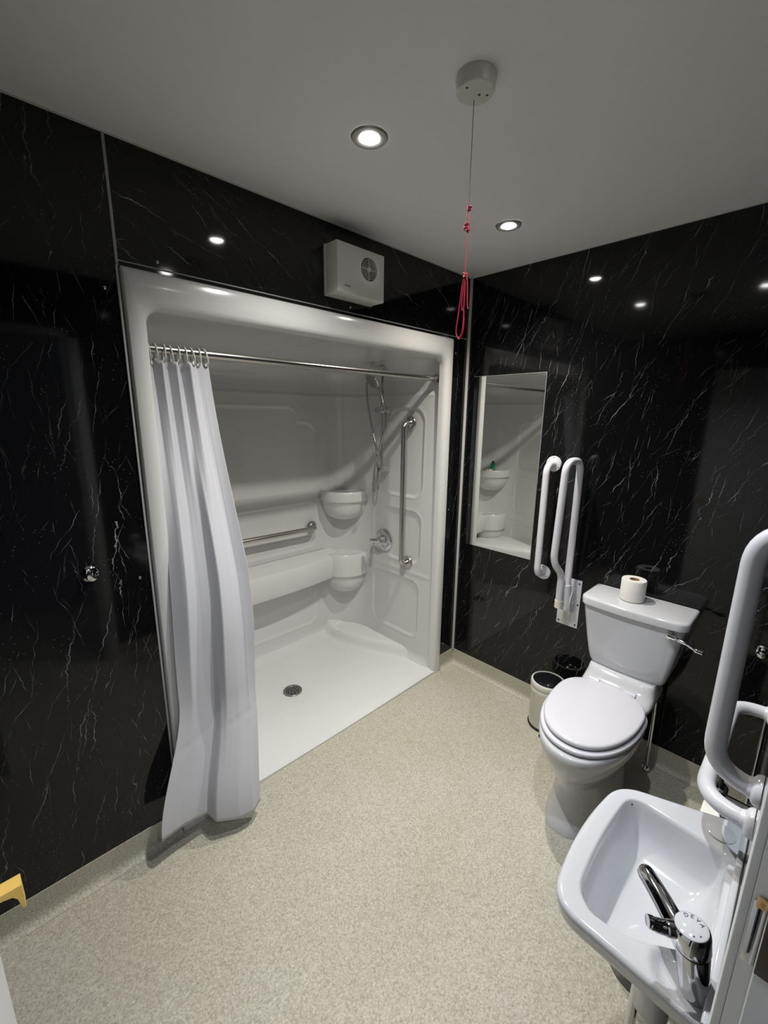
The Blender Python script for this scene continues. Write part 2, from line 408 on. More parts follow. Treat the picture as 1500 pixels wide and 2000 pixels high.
def emboss(tg, q, x, y, z):
    v = 0.0
    if tg in 'LR':
        for (z0, z1) in ((0.19, 0.585), (0.70, 1.045)):
            v += groove(sdrr(y, z, 0.14, 0.575, z0, z1, 0.07))
        v += groove(notched(y, z, 0.14, 0.575, 1.135, 1.685))
    elif tg == 'B':
        u = -abs(x - (XA + XB) / 2); c = 0.5 * (XB - XA) - 0.245
        uu = abs(x - (XA + XB) / 2)
        v += groove(notched(uu, z, -0.9, c, 1.125, 1.685))
        v += groove(sdrr(uu, z, -0.9, c, 0.72, 1.045, 0.07))
        v += groove(sdrr(uu, z, -0.9, c - 0.03, 0.14, 0.47, 0.06), 0.004)
    v += -0.004 * math.exp(-((z - 1.765) / 0.009) ** 2) + 0.006 * ss(1.755, 1.775, z)
    v += -0.003 * math.exp(-((z - 0.635) / 0.012) ** 2) * (1 if tg in 'LR' else 0)
    return v
NZ = 215; rows = []
cxm = (XA + XB) / 2
for iz_ in range(NZ + 1):
    z = 0.0 + (ZT - 0.14) * iz_ / NZ
    row = []
    for (x, y, nx, ny, tg, q) in path:
        fade = ss(0.02, 0.09, y)
        e = emboss(tg, q, x, y, z) * fade
        draft = 0.018 * (1 - z / 1.9) + 0.05 * max(0, 1 - z / 0.09) ** 2 * fade
        row.append((x + nx * (draft - 0.018 - e) , y + ny * (draft - 0.018 - e), z))
    rows.append(row)
for k in range(1, 13):   # cove into the soffit
    a = PI / 2 * k / 12
    z = ZT - 0.14 + 0.14 * math.sin(a); ins = 0.14 * (1 - math.cos(a))
    row = []
    for (x, y, nx, ny, tg, q) in path:
        f = ss(0.02, 0.25, y) if tg in 'LR' else 1
        e = -0.018 - 0.006
        row.append((x + nx * (ins * f + e), y + ny * (ins + e), z if f else z))
    rows.append(row)
last = rows[-1]
for k in range(1, 9):
    t = k / 8; row = []
    for p in last: row.append((lerp(p[0], cxm, t * 0.999), lerp(p[1], 0.02, t * 0.999) if False else p[1], ZT)) 
    rows.append(row)
mb = MB(); mb.grid(rows)
mb.build('wall_liner', 'acrylic', sh, smooth=60, recalc=True)
# corner shelves
def corner_shelf(cx, cy, z1, zr, zb, r):
    mb = MB()
    prof = [(0.0, z1 - 0.004), (r - 0.02, z1 - 0.004), (r - 0.006, z1), (r, z1 - 0.008), (r + 0.002, (z1 + zr) / 2), (r + 0.006, zr + 0.012), (r + 0.005, zr + 0.003), (r - 0.008, zr - 0.004), (r - 0.014, zr - 0.02)]
    for k in range(1, 10):
        a = PI / 2 * k / 9; prof.append(((r - 0.014) * math.cos(a) ** 0.75 if k < 9 else 0.0, zr - 0.02 - (zr - 0.02 - zb) * math.sin(a)))
    mb.lathe(prof, (cx, cy, 0), n=56)
    return mb.build('corner_shelf', 'acrylic', sh, smooth=50)
for cx in (XB - 0.062, XA + 0.062):
    corner_shelf(cx, 0.808, 1.125, 1.055, 0.905, 0.178)
    corner_shelf(cx, 0.808, 0.675, 0.515, 0.355, 0.172)
# seat ledge along the back
mb = MB(); rows = []
xs = [lerp(-0.36, XA + 0.14, i / 40) for i in range(41)]
for x in xs:
    t = (x - (XA + XB) / 2) / 0.62; fy = 0.765 - 0.055 * max(0, 1 - t * t)
    prof = [(D, 0.685), (fy + 0.03, 0.668), (fy + 0.006, 0.664), (fy, 0.655), (fy - 0.004, 0.60), (fy - 0.006, 0.52), (fy + 0.002, 0.505), (fy + 0.015, 0.500), (D - 0.03, 0.465), (D, 0.44)]
    rows.append([(x, y, z) for y, z in prof])
mb.grid(rows); mb.build('seat_ledge', 'acrylic', sh, smooth=35)
# moulded bench at the left end, behind the curtain
mb = MB(); rows = []
for i in range(31):
    y = lerp(0.06, D, i / 30); e = -1.50 + 0.20 * ss(0.06, 0.8, y)
    rows.append([(x, y, z) for x, z in ((XA - 0.01, 0.425), (e - 0.04, 0.42), (e - 0.012, 0.417), (e, 0.405), (e + 0.002, 0.38), (e - 0.02, 0.02))])
vr = mb.grid(rows); mb.cap(vr[0]); mb.build('bench_seat', 'acrylic', sh, smooth=40)
# tray
mb = MB(); rows = []
DR = (-0.985, 0.445)
def tray_z(x, y):
    d = math.hypot(x - DR[0], y - DR[1]); z = 0.012 + 0.018 * min(1, d / 0.8)
    z -= 0.012 * (1 - ss(0.0, 0.05, y + 0.014)) 
    for sgn in (1, -1):                 # low foot shelves towards the side walls
        xx = x if sgn == 1 else (XA + XB) - x
        edge = -0.205 - 0.24 * ss(0.0, 1.0, y / 0.80)
        s = xx - edge
        z += 0.060 * ss(0.0, 0.05, s) * ss(0.0, 0.16, y) * 1.0
    back = y - 0.80
    z += 0.03 * ss(0, 0.09, back)
    # fall lines meeting at the drain
    return z
nx, ny = 150, 90
for j in range(ny + 1):
    y = lerp(-0.014, D + 0.0, j / ny)
    rows.append([(lerp(XA - 0.03, XB + 0.045, i / nx), y, tray_z(lerp(XA - 0.03, XB + 0.045, i / nx), y)) for i in range(nx + 1)])
front = [(x, y, 0.0) for x, y, z in rows[0]]
mb.grid([front] + rows); mb.build('shower_tray', 'acrylic', sh, smooth=50)
# drain
mb = MB(); mb.lathe([(0, 0.012), (0.052, 0.012), (0.056, 0.016), (0.054, 0.018), (0.047, 0.0165), (0.046, 0.014), (0, 0.014)], (DR[0], DR[1], 0.002), n=40)
dr = mb.build('drain', 'grille_steel', sh)
mb = MB()
for ring, k0 in ((0.036, 10), (0.024, 7), (0.010, 4)):
    for k in range(k0):
        a0 = 2 * PI * k / k0; a1 = a0 + 2 * PI / k0 * 0.62
        rows = []
        for rr in (ring - 0.0035, ring + 0.0035): rows.append([(DR[0] + rr * math.cos(lerp(a0, a1, t / 5)), DR[1] + rr * math.sin(lerp(a0, a1, t / 5)), 0.0166) for t in range(6)])
        mb.grid(rows)
mb.build('drain_slots', 'dark', dr, smooth=0)
# ------------------------------------------------------------ grab bars (steel, in the shower)
def grab_bar(name, label, a, b2, nrm, off, r, mat, fl=0.04, cat='grab bar', rad=0.04, group=None, screws=False):
    a = Vector(a); b2 = Vector(b2); n_ = Vector(nrm)
    t = thing(name, label, cat, a, group)
    mb = MB(); mb.tube(rpath([a, a + n_ * off, b2 + n_ * off, b2], rad, 10), r, 20); mb.build('rail', mat, t)
    for p in (a, b2):
        mb = MB(); mb.lathe([(fl, 0.0), (fl, 0.004), (fl * 0.93, 0.008), (r * 1.5, 0.010), (r * 1.15, 0.014), (r * 1.05, 0.02)], p, n_, 36)
        f = mb.build('flange', mat, t)
        if screws:
            e1 = Vector((0, 0, 1)); e2 = n_.cross(e1)
            for k in range(3):
                an = PI / 2 + k * 2 * PI / 3; q = p + (e1 * math.sin(an) + e2 * math.cos(an)) * fl * 0.76 + n_ * 0.0078
                mb = MB(); mb.lathe([(0.0036, 0), (0.0036, 0.0012), (0, 0.0016)], q, n_, 10); mb.build('screw', 'dark', f)
    return t
grab_bar('grab_bar', 'vertical stainless steel grab bar on the right side wall inside the shower', (XB + 0.006, 0.243, 0.70), (XB + 0.006, 0.243, 1.597), (-1, 0, 0), 0.062, 0.0165, 'steel', 0.042)
grab_bar('grab_bar', 'horizontal stainless steel grab bar on the back wall of the shower, half behind the curtain', (-0.525, D - 0.004, 0.875), (-1.40, D - 0.004, 0.885), (0, -1, 0), 0.062, 0.0165, 'steel', 0.040)
# ------------------------------------------------------------ curtain rod, curtain
rod = thing('curtain_rod', 'polished steel shower curtain rod spanning the top of the alcove', 'curtain rod', (-0.96, 0.06, 1.84))
mb = MB(); mb.tube([(XA + 0.004, 0.06, 1.842), (XB - 0.002, 0.06, 1.846)], 0.0145, 18); mb.build('pole', 'steel', rod)
for x, s_ in ((XB + 0.012, -1), (XA - 0.012, 1)):
    mb = MB(); mb.lathe([(0.026, 0), (0.026, 0.006), (0.018, 0.016), (0.0165, 0.03), (0, 0.03)], (x, 0.06, 1.844), (s_, 0, 0), 24); mb.build('end_flange', 'steel', rod)
cur = thing('shower_curtain', 'white fabric shower curtain bunched at the left side of the shower', 'curtain', (-1.65, 0.0, 0.08))
NU, NV = 220, 120
def prof_(u, K, wd=0.014):
    def lin(q):
        q = max(0, min(1, q))
        for (a0, b0), (a1, b1) in zip(K, K[1:]):
            if q <= a1: return lerp(b0, b1, (q - a0) / (a1 - a0))
        return K[-1][1]
    return sum(lin(u + wd * t) * w_ for t, w_ in ((-1, .12), (-.5, .22), (0, .32), (.5, .22), (1, .12)))
def cur_pt(u, v):
    """u 0..1 left to right, v 0 top .. 1 bottom"""
    e = v ** 1.15
    xl = lerp(-1.722, -1.722, v); 
    fl = ss(0.72, 1.0, v)
    x0 = -1.712 - 0.045 * ss(0.05, 0.75, v) - 0.122 * fl
    x1 = lerp(-1.514, -1.462, min(1, v / 0.45)) - 0.010 * ss(.5, .8, v) - 0.045 * ss(0.75, 1, v)
    y0 = 0.060 - 0.10 * ss(0.0, 0.55, v) - 0.050 * fl
    y1 = 0.060 - 0.14 * ss(0.0, 0.6, v) - 0.085 * fl
    x = lerp(x0, x1, u); y = lerp(y0, y1, u)
    ph = u * 2 * PI
    top = prof_(u, ((0, 0), (.10, .020), (.21, -.014), (.33, .020), (.44, -.014), (.55, .022), (.66, -.016), (.80, .002), (1, -.004)))
    mid = prof_(u, ((0, .010), (.16, -.022), (.34, .022), (.50, .018), (.56, -.022), (.74, .002), (.86, .016), (1, -.004)))
    bot = prof_(u, ((0, -.014), (.20, .012), (.44, .036), (.485, .040), (.50, -.014), (.72, -.030), (.88, -.024), (1, .016)))
    a = ss(0.0, 0.40, v); c2 = ss(0.40, 1.0, v)
    d = lerp(lerp(top, mid, a), bot, c2)
    y += d
    ztop = 1.818 - 0.012 * abs(math.sin(ph * 4)) ; zbot = 0.112 - 0.046 * u + 0.008 * math.sin(ph)
    z = lerp(ztop, zbot, v)
    # two small horizontal packing creases
    y += 0.0022 * math.exp(-((z - (0.40 + 0.07 * u)) / 0.006) ** 2)
    return (x, y, z)
mb = MB(); mb.grid([[cur_pt(i / NU, j / NV) for i in range(NU + 1)] for j in range(NV + 1)])
co = mb.build('curtain_cloth', 'curtain', cur, smooth=180)
sol = co.modifiers.new('thickness', 'SOLIDIFY'); sol.thickness = 0.0012
mb = MB()
rows = [[cur_pt(i / NU, 1.0)[0:2] + (cur_pt(i / NU, 1.0)[2] + dz,) for i in range(NU + 1)] for dz in (-0.001, 0.006)]
for k in range(9):
    u = 0.02 + k * 0.118
    p = cur_pt(u, 0.0); x = p[0]
    mb = MB(); tilt = random.uniform(-0.45, 0.45)
    ring = []
    for i in range(20):
        a = 2 * PI * i / 20; ry = 0.0205; rz = 0.029
        yy = ry * math.cos(a); zz = rz * math.sin(a)
        ring.append((x + tilt * zz * 0.4, 0.06 + yy + (p[1] - 0.06) * (0.5 - zz / rz / 2), 1.838 + zz - 0.008))
    mb.tube(ring, 0.0026, 8, closed=True); mb.build('curtain_ring', 'off_white_plastic', cur)
# ------------------------------------------------------------ shower set
SW = XB + 0.006
st = thing('shower_set', 'chrome hand shower on a riser rail with looping hose', 'shower head', (-0.26, 0.45, 1.3))
RXX, RYY = -0.268, 0.440
mb = MB(); mb.tube([(RXX, RYY, 1.285), (RXX, RYY, 1.935)], 0.0105, 16); mb.build('riser_rail', 'chrome', st)
for z in (1.30, 1.92):
    mb = MB(); mb.box(RXX - 0.013, SW, RYY - 0.016, RYY + 0.016, z - 0.018, z + 0.018, 0.005, 3); mb.build('wall_bracket', 'chrome', st)
mb = MB(); mb.lathe([(0.0, -0.055), (0.017, -0.055), (0.021, -0.045), (0.021, 0.045), (0.017, 0.055), (0, 0.055)], (RXX - 0.004, RYY - 0.008, 1.672), (0, 1, 0), 24)
mb.build('slider', 'chrome', st)
hd = Vector((-0.335, 0.455, 1.848)); hn = Vector((-0.80, 0.10, -0.60)).normalized()
mb = MB(); mb.lathe([(0, -0.022), (0.020, -0.021), (0.040, -0.010), (0.052, 0.0), (0.053, 0.008), (0.050, 0.012), (0, 0.012)], hd, hn, 36); hdo = mb.build('shower_head', 'chrome', st)
mb = MB(); mb.lathe([(0.0, 0.0122), (0.045, 0.0122), (0.044, 0.0135), (0, 0.0140)], hd, hn, 36); mb.build('spray_face', 'grille_steel', hdo)
mb = MB(); mb.tube(catmull([(-0.300, 0.375, 1.655), (-0.302, 0.392, 1.70), (-0.308, 0.410, 1.765), (-0.320, 0.432, 1.820), (-0.332, 0.450, 1.846)], 5), [0.009] * 4 + [0.011] * 9 + [0.013] * 8, 16); mb.build('handle', 'chrome', st)
mb = MB(); mb.lathe([(0.024, 0), (0.024, 0.005), (0.014, 0.012), (0.013, 0.05), (0.0, 0.052)], (SW, 0.60, 1.885), (-1, 0, 0), 24)
mb.tube([(SW - 0.038, 0.60, 1.885), (SW - 0.040, 0.598, 1.845)], 0.011, 12); mb.build('water_outlet', 'chrome', st)
hp = [(-0.257, 0.598, 1.850), (-0.26, 0.590, 1.741), (-0.262, 0.545, 1.578), (-0.268, 0.487, 1.416), (-0.285, 0.455, 1.285), (-0.285, 0.466, 1.19), (-0.285, 0.478, 1.148), (-0.288, 0.487, 1.142), (-0.29, 0.496, 1.155), (-0.292, 0.492, 1.20), (-0.295, 0.470, 1.316), (-0.298, 0.422, 1.45), (-0.30, 0.378, 1.56), (-0.300, 0.372, 1.655)]
mb = MB(); mb.tube(catmull(hp, 8), 0.0065, 10); mb.build('hose', 'steel', st)
# mixer valve
mv = thing('shower_valve', 'round chrome shower mixer valve with lever on the shower side wall', 'valve', (SW, 0.468, 0.80))
mb = MB(); mb.lathe([(0.078, 0), (0.078, 0.004), (0.070, 0.010), (0.038, 0.013), (0.034, 0.030), (0.030, 0.055), (0.024, 0.060), (0, 0.060)], (SW, 0.468, 0.803), (-1, 0, 0), 40); mb.build('escutcheon', 'chrome', mv)
mb = MB(); mb.tube(catmull([(SW - 0.045, 0.472, 0.803), (SW - 0.060, 0.500, 0.803), (SW - 0.064, 0.520, 0.795), (SW - 0.066, 0.527, 0.760), (SW - 0.070, 0.530, 0.705)], 6), [0.015] * 10 + [0.013] * 15, 16)
mb.lathe([(0, -0.02), (0.015, -0.02), (0.019, -0.008), (0.019, 0.012), (0.012, 0.018), (0, 0.018)], (SW - 0.060, 0.522, 0.795), (-1, 0, 0), 20); mb.build('lever', 'chrome', mv)
# bottle and soap on the left corner shelf (seen in the mirror)
bx, by = XA + 0.12, 0.76
bt = thing('toiletry_bottle', 'small green bottle on the upper left corner shelf of the shower', 'bottle', (bx, by, 1.121))
mb = MB(); mb.lathe([(0.020, 0), (0.024, 0.004), (0.024, 0.06), (0.018, 0.072), (0, 0.073)], (bx, by, 1.121), n=20); mb.build('body', 'green_plastic', bt)
mb = MB(); mb.lathe([(0.011, 0.072), (0.011, 0.09), (0, 0.091)], (bx, by, 1.121), n=16); mb.build('cap', 'black_plastic', bt)
mb = MB(); mb.box(bx + 0.045, bx + 0.105, by - 0.03, by + 0.01, 1.1212, 1.135, 0.005, 3); tag(mb.build('soap_bar', 'cream_plastic'), 'pale flat bar of soap beside the green bottle on the shower shelf', 'soap')

# ------------------------------------------------------------ extractor fan
fx0, fx1, fz0, fz1, fy = -1.031, -0.774, 2.120, 2.306, -0.092
ef = thing('extractor_fan', 'white box-shaped heater fan with round grille above the shower', 'fan', ((fx0 + fx1) / 2, 0, fz0))
mb = MB(); mb.box(fx0 - 0.002, fx1 + 0.002, -0.014, -0.0005, fz0 - 0.003, fz1 + 0.003, 0.002); mb.build('back_plate', 'off_white_plastic', ef)
mb = MB()
gc = (-0.864, 2.233); gr = 0.044
# casing as open box with round hole in the front
N_ = 48
outer = []
for k in range(N_):
    a = 2 * PI * k / N_; dx, dz = math.cos(a), math.sin(a)
    tx = ((fx1 - 0.006 - gc[0]) / dx if dx > 0 else (fx0 + 0.006 - gc[0]) / dx) if abs(dx) > 1e-6 else 9
    tz = ((fz1 - 0.006 - gc[1]) / dz if dz > 0 else (fz0 + 0.006 - gc[1]) / dz) if abs(dz) > 1e-6 else 9
    t = min(tx, tz); outer.append((gc[0] + dx * t, gc[1] + dz * t))
for (cx_, cz_) in ((fx0 + 0.006, fz0 + 0.006), (fx1 - 0.006, fz0 + 0.006), (fx0 + 0.006, fz1 - 0.006), (fx1 - 0.006, fz1 - 0.006)):
    k = min(range(N_), key=lambda i: (outer[i][0] - cx_) ** 2 + (outer[i][1] - cz_) ** 2); outer[k] = (cx_, cz_)
mid = ((fx0 + fx1) / 2, (fz0 + fz1) / 2)
def grow(p, g): return (p[0] + g * (1 if p[0] > mid[0] + (fx1 - fx0) / 2 - 0.0065 else -1 if p[0] < mid[0] - (fx1 - fx0) / 2 + 0.0065 else 0), p[1] + g * (1 if p[1] > mid[1] + (fz1 - fz0) / 2 - 0.0065 else -1 if p[1] < mid[1] - (fz1 - fz0) / 2 + 0.0065 else 0))
rings = []
rings.append([(gc[0] + gr * math.cos(2 * PI * k / N_), fy + 0.012, gc[1] + gr * math.sin(2 * PI * k / N_)) for k in range(N_)])
rings.append([(gc[0] + gr * math.cos(2 * PI * k / N_), fy - 0.001, gc[1] + gr * math.sin(2 * PI * k / N_)) for k in range(N_)])
rings.append([(gc[0] + (gr + 0.003) * math.cos(2 * PI * k / N_), fy - 0.002, gc[1] + (gr + 0.003) * math.sin(2 * PI * k / N_)) for k in range(N_)])
rings.append([(gc[0] + (gr + 0.005) * math.cos(2 * PI * k / N_), fy, gc[1] + (gr + 0.005) * math.sin(2 * PI * k / N_)) for k in range(N_)])
rings.append([(p[0], fy, p[1]) for p in outer])
rings.append([(grow(p, 0.0045)[0], fy + 0.002, grow(p, 0.0045)[1]) for p in outer])
rings.append([(grow(p, 0.006)[0], fy + 0.006, grow(p, 0.006)[1]) for p in outer])
rings.append([(grow(p, 0.006)[0], -0.014, grow(p, 0.006)[1]) for p in outer])
mb.grid(rings, closed_u=True); mb.build('casing', 'off_white_plastic', ef, smooth=30)
mb = MB(); mb.lathe([(gr, 0), (0, 0)], (gc[0], fy + 0.012, gc[1]), (0, -1, 0), 32, caps=False); mb.build('fan_recess', 'dark', ef)
mb = MB()
for rr in (0.016, 0.023, 0.030, 0.037):
    mb.tube([(gc[0] + rr * math.cos(2 * PI * k / 36), fy, gc[1] + rr * math.sin(2 * PI * k / 36)) for k in range(36)], 0.0013, 6, closed=True)
for a in (0, PI / 2, PI, 3 * PI / 2):
    mb.tube([(gc[0] + 0.008 * math.cos(a), fy, gc[1] + 0.008 * math.sin(a)), (gc[0] + gr * math.cos(a), fy, gc[1] + gr * math.sin(a))], 0.0015, 6)
mb.lathe([(0.011, 0), (0.010, 0.003), (0.005, 0.006), (0, 0.0065)], (gc[0], fy + 0.001, gc[1]), (0, -1, 0), 20)
mb.build('grille', 'off_white_plastic', ef)
def text_obj(txt, name, mat, parent, mat4, size, extrude=0.0003):
    cu = bpy.data.curves.new(name, 'FONT'); cu.body = txt; cu.size = size; cu.extrude = extrude; cu.align_x = 'CENTER'; cu.align_y = 'CENTER'
    tmp = bpy.data.objects.new('tmp', cu); C.objects.link(tmp)
    dg = bpy.context.evaluated_depsgraph_get(); me = bpy.data.meshes.new_from_object(tmp.evaluated_get(dg))
    bpy.data.objects.remove(tmp)
    T_ = Matrix.Translation(-root_loc(parent)) @ mat4; me.transform(T_)
    me.materials.clear(); me.materials.append(MATS[mat])
    o = bpy.data.objects.new(name, me); C.objects.link(o); o.parent = parent; return o
# front faces -y: text x->+x, up->+z
Mt = Matrix(((1, 0, 0, -0.981), (0, 0, -1, fy - 0.0002), (0, 1, 0, 2.148), (0, 0, 0, 1)))
text_obj('ANSEA', 'logo', 'dark_text', ef, Mt, 0.0105)

# ------------------------------------------------------------ ceiling things
LLAB = ['recessed chrome ceiling downlight left of the pull cord, above the shower', 'recessed chrome ceiling downlight near the back right corner', 'recessed chrome ceiling downlight nearest the doorway, cut by the top edge']
for i, (x, y) in enumerate(LIGHTS):
    t = thing('ceiling_downlight', LLAB[i], 'ceiling light', (x, y, H), 'recessed ceiling downlights')
    mb = MB(); mb.lathe([(0.028, -0.001), (0.030, -0.004), (0.038, -0.006), (0.049, -0.005), (0.053, -0.0005)], (x, y, H), n=40, caps=False); mb.build('bezel', 'satin', t)
    mb = MB(); mb.lathe([(0.0, -0.010), (0.018, -0.009), (0.026, -0.005), (0.029, -0.0005)], (x, y, H), n=32, caps=False); mb.build('bulb', 'lamp_glow', t)
rx, ry = -1.216, -0.848
rs = thing('pull_cord_switch', 'round white ceiling pull-cord switch with knotted red emergency cord', 'pull cord', (rx, ry, H - 0.04))
mb = MB(); mb.lathe([(0.047, -0.0005), (0.047, -0.006), (0.0455, -0.008), (0.0445, -0.028), (0.042, -0.032), (0, -0.032)], (rx, ry, H), n=48); mb.build('ceiling_rose', 'off_white_plastic', rs)
for dx, dy in ((-0.028, 0.004), (0.024, -0.016)):
    mb = MB(); mb.lathe([(0.0032, -0.0322), (0, -0.0326)], (rx + dx, ry + dy, H), n=10, caps=False); mb.build('screw', 'dark', rs)
mb = MB(); mb.lathe([(0.0035, -0.0322), (0, -0.0326)], (rx + 0.010, ry - 0.004, H), n=10, caps=False); mb.build('cord_hole', 'dark', rs)
def cp(dy, z, dx=0.0): return (-1.2 + dx, -0.833 + dy, z)
mb = MB(); mb.tube([cp(0, H - 0.031), cp(0.0, 2.25), cp(0.001, 2.142)], 0.0008, 8)
upper = mb.build('upper_cord', 'grey_rubber', rs)
upper.data.materials.clear(); upper.data.materials.append(MATS['thin_cord'])
mb = MB()
R1 = 0.0011
mb.tube(catmull([cp(0.001, 2.143), cp(0.004, 2.125), cp(0.005, 2.105), cp(0.002, 2.095), cp(0.0, 2.085)], 6), R1, 8)
mb.tube(catmull([cp(-0.002, 2.137), cp(-0.005, 2.12), cp(-0.004, 2.095), cp(0.0, 2.083)], 6), R1, 8)
mb.tube(catmull([cp(0.0, 2.085), cp(0.0, 2.04), cp(0.001, 1.995)], 6), R1 * 1.1, 8)
def knot(c, r, seed):
    random.seed(seed); P = []
    for k in range(26):
        a = k * 1.1; P.append((c[0] + r * math.cos(a) * math.cos(a * 0.37), c[1] + r * math.sin(a) * 0.9, c[2] + r * 0.9 * math.sin(a * 0.53 + seed)))
    mb.tube(catmull(P, 3), 0.0015, 7)
knot(cp(-0.001, 2.140), 0.0042, 1); knot(cp(0.005, 2.103), 0.0055, 2); knot(cp(-0.001, 2.094), 0.0045, 3)
mb.tube(catmull([cp(-0.001, 2.142), cp(-0.006, 2.141), cp(-0.009, 2.143)], 4), 0.0022, 7)
mb.tube(catmull([cp(0.006, 2.105), cp(0.011, 2.102), cp(0.010, 2.094)], 4), 0.0020, 7)
knot(cp(0.0, 1.989), 0.0052, 4)
# hanging loops
mb.tube(catmull([cp(0.0, 1.992), cp(0.008, 1.965), cp(0.015, 1.91), cp(0.021, 1.865), cp(0.020, 1.847), cp(0.012, 1.839), cp(0.004, 1.848), cp(0.0, 1.87), cp(0.0, 1.92), cp(0.0, 1.985)], 8), R1 * 1.25, 8)
mb.tube(catmull([cp(0.001, 1.990, 0.003), cp(0.011, 1.955, 0.004), cp(0.018, 1.895, 0.004), cp(0.024, 1.858, 0.004), cp(0.017, 1.838, 0.004), cp(0.008, 1.840, 0.004), cp(0.001, 1.862, 0.004), cp(0.0, 1.905, 0.003)], 8), R1 * 1.2, 8)
mb.tube(catmull([cp(-0.001, 1.990), cp(0.004, 1.955), cp(0.007, 1.925), cp(0.005, 1.907), cp(0.001, 1.909), cp(-0.001, 1.93), cp(-0.001, 1.985)], 7), R1 * 1.2, 8)
mb.tube(catmull([cp(-0.001, 1.990), cp(-0.007, 1.970), cp(-0.009, 1.94), cp(-0.011, 1.915), cp(-0.013, 1.907)], 6), R1 * 1.2, 8)
mb.build('pull_cord', 'red_cord', rs)

# ------------------------------------------------------------ mirror
mr = thing('wall_mirror', 'tall frameless rectangular mirror on the black wall', 'mirror', (0, -0.28, 0.858))
mb = MB(); mb.box(-0.008, -0.0005, -0.499, -0.062, 0.858, 1.865, 0.0006, 1); mb.build('glass_back', 'glass_edge', mr)
mb = MB(); mb.box(-0.0095, -0.0082, -0.4975, -0.0635, 0.8595, 1.8635); mb.build('mirror_face', 'mirror', mr, smooth=0)
# ------------------------------------------------------------ white rails
grab_bar('grab_rail', 'white vertical grab rail between the mirror and the folded-up rail', (-0.001, -0.578, 0.808), (-0.001, -0.578, 1.403), (-1, 0, 0), 0.078, 0.0172, 'white_metal', 0.041, 'grab rail', 0.05, None, True)
fr_ = thing('folding_rail', 'white hinged support rail folded up against the wall beside the cistern', 'grab rail', (0, -0.735, 0.55))
mb = MB(); mb.box(-0.005, -0.0005, -0.790, -0.677, 0.548, 0.815, 0.0015); pl = mb.build('mounting_plate', 'white_metal', fr_)
for (y, z) in ((-0.690, 0.797), (-0.777, 0.797), (-0.690, 0.566), (-0.777, 0.566), (-0.780, 0.68), (-0.690, 0.68)):
    mb = MB(); mb.lathe([(0.0045, 0), (0.0045, 0.0015), (0, 0.002)], (-0.005, y, z), (-1, 0, 0), 12); mb.build('screw', 'dark', pl)
mb = MB()
for y in (-0.762, -0.712):
    P = [(-0.004, 0.640), (-0.030, 0.640), (-0.058, 0.655), (-0.072, 0.690), (-0.066, 0.735), (-0.045, 0.765), (-0.004, 0.780)]
    mb.prism(P, y - 0.0025, y + 0.0025, lambda a, b2, c: (a, c, b2), 0.0012)
mb.tube([(-0.040, -0.770, 0.70), (-0.040, -0.704, 0.70)], 0.008, 12)
mb.tube([(-0.045, -0.737, 0.655), (-0.062, -0.737, 0.80)], 0.021, 16)
mb.build('hinge_bracket', 'white_metal', fr_)
mb = MB()
P = rpath([(-0.052, -0.737, 0.66), (-0.062, -0.737, 0.80), (-0.062, -0.737, 1.437), (-0.190, -0.722, 1.437), (-0.172, -0.700, 0.935), (-0.092, -0.715, 0.855), (-0.085, -0.712, 0.69)], [0.05, 0.058, 0.058, 0.05, 0.04], 12)
mb.tube(P, 0.0172, 20); mb.build('rail', 'white_metal', fr_)
mb = MB(); mb.tube([(-0.087, -0.713, 0.712), (-0.0845, -0.712, 0.672)], 0.0195, 18); mb.build('end_cap', 'cream_plastic', fr_)

# ------------------------------------------------------------ toilet
CY = -1.068
to = thing('toilet', 'white close-coupled toilet with closed lid, beside the folded-up rail', 'toilet', (-0.4, CY, 0))
def sup(t, a, bb, n_):  # superellipse
    c, s = math.cos(t), math.sin(t)
    return (a * math.copysign(abs(c) ** (2 / n_), c), bb * math.copysign(abs(s) ** (2 / n_), s))
def egg(cx, a_front, a_back, bb, z, n_=2.2, nb=3.0, k=64, cy=-1.052):
    P = []
    for i in range(k):
        t = 2 * PI * i / k
        x_off = -0.014
        if math.cos(t) < 0: x, y = sup(t, a_front, bb, n_)
        else: x, y = sup(t, a_back, bb, nb)
        P.append((cx + x + x_off, cy + y, z))
    return P
mb = MB()
SH = 0.40
sec = [(0.0, -0.36, 0.325, 0.24, 0.115, 2.6), (0.012, -0.36, 0.325, 0.24, 0.115, 2.6), (0.04, -0.36, 0.312, 0.24, 0.108, 2.5), (0.10, -0.36, 0.292, 0.24, 0.100, 2.4), (0.17, -0.37, 0.272, 0.25, 0.098, 2.3),
       (0.215, -0.38, 0.275, 0.25, 0.108, 2.2), (0.255, -0.39, 0.300, 0.24, 0.133, 2.15), (0.30, -0.40, 0.318, 0.22, 0.157, 2.1), (0.345, -0.41, 0.328, 0.20, 0.171, 2.1), (0.385, -0.415, 0.334, 0.19, 0.178, 2.1), (0.405, -0.415, 0.334, 0.19, 0.179, 2.1), (0.412, -0.415, 0.328, 0.185, 0.173, 2.1)]
vr = mb.grid([egg(cx, af, ab, bb, z, nn) for z, cx, af, ab, bb, nn in sec], closed_u=True)
mb.cap(vr[0][::-1]); mb.cap(vr[-1])
mb.build('bowl', 'ceramic', to, smooth=60)
mb = MB()   # rear shelf of the pan up to the cistern
rows = []
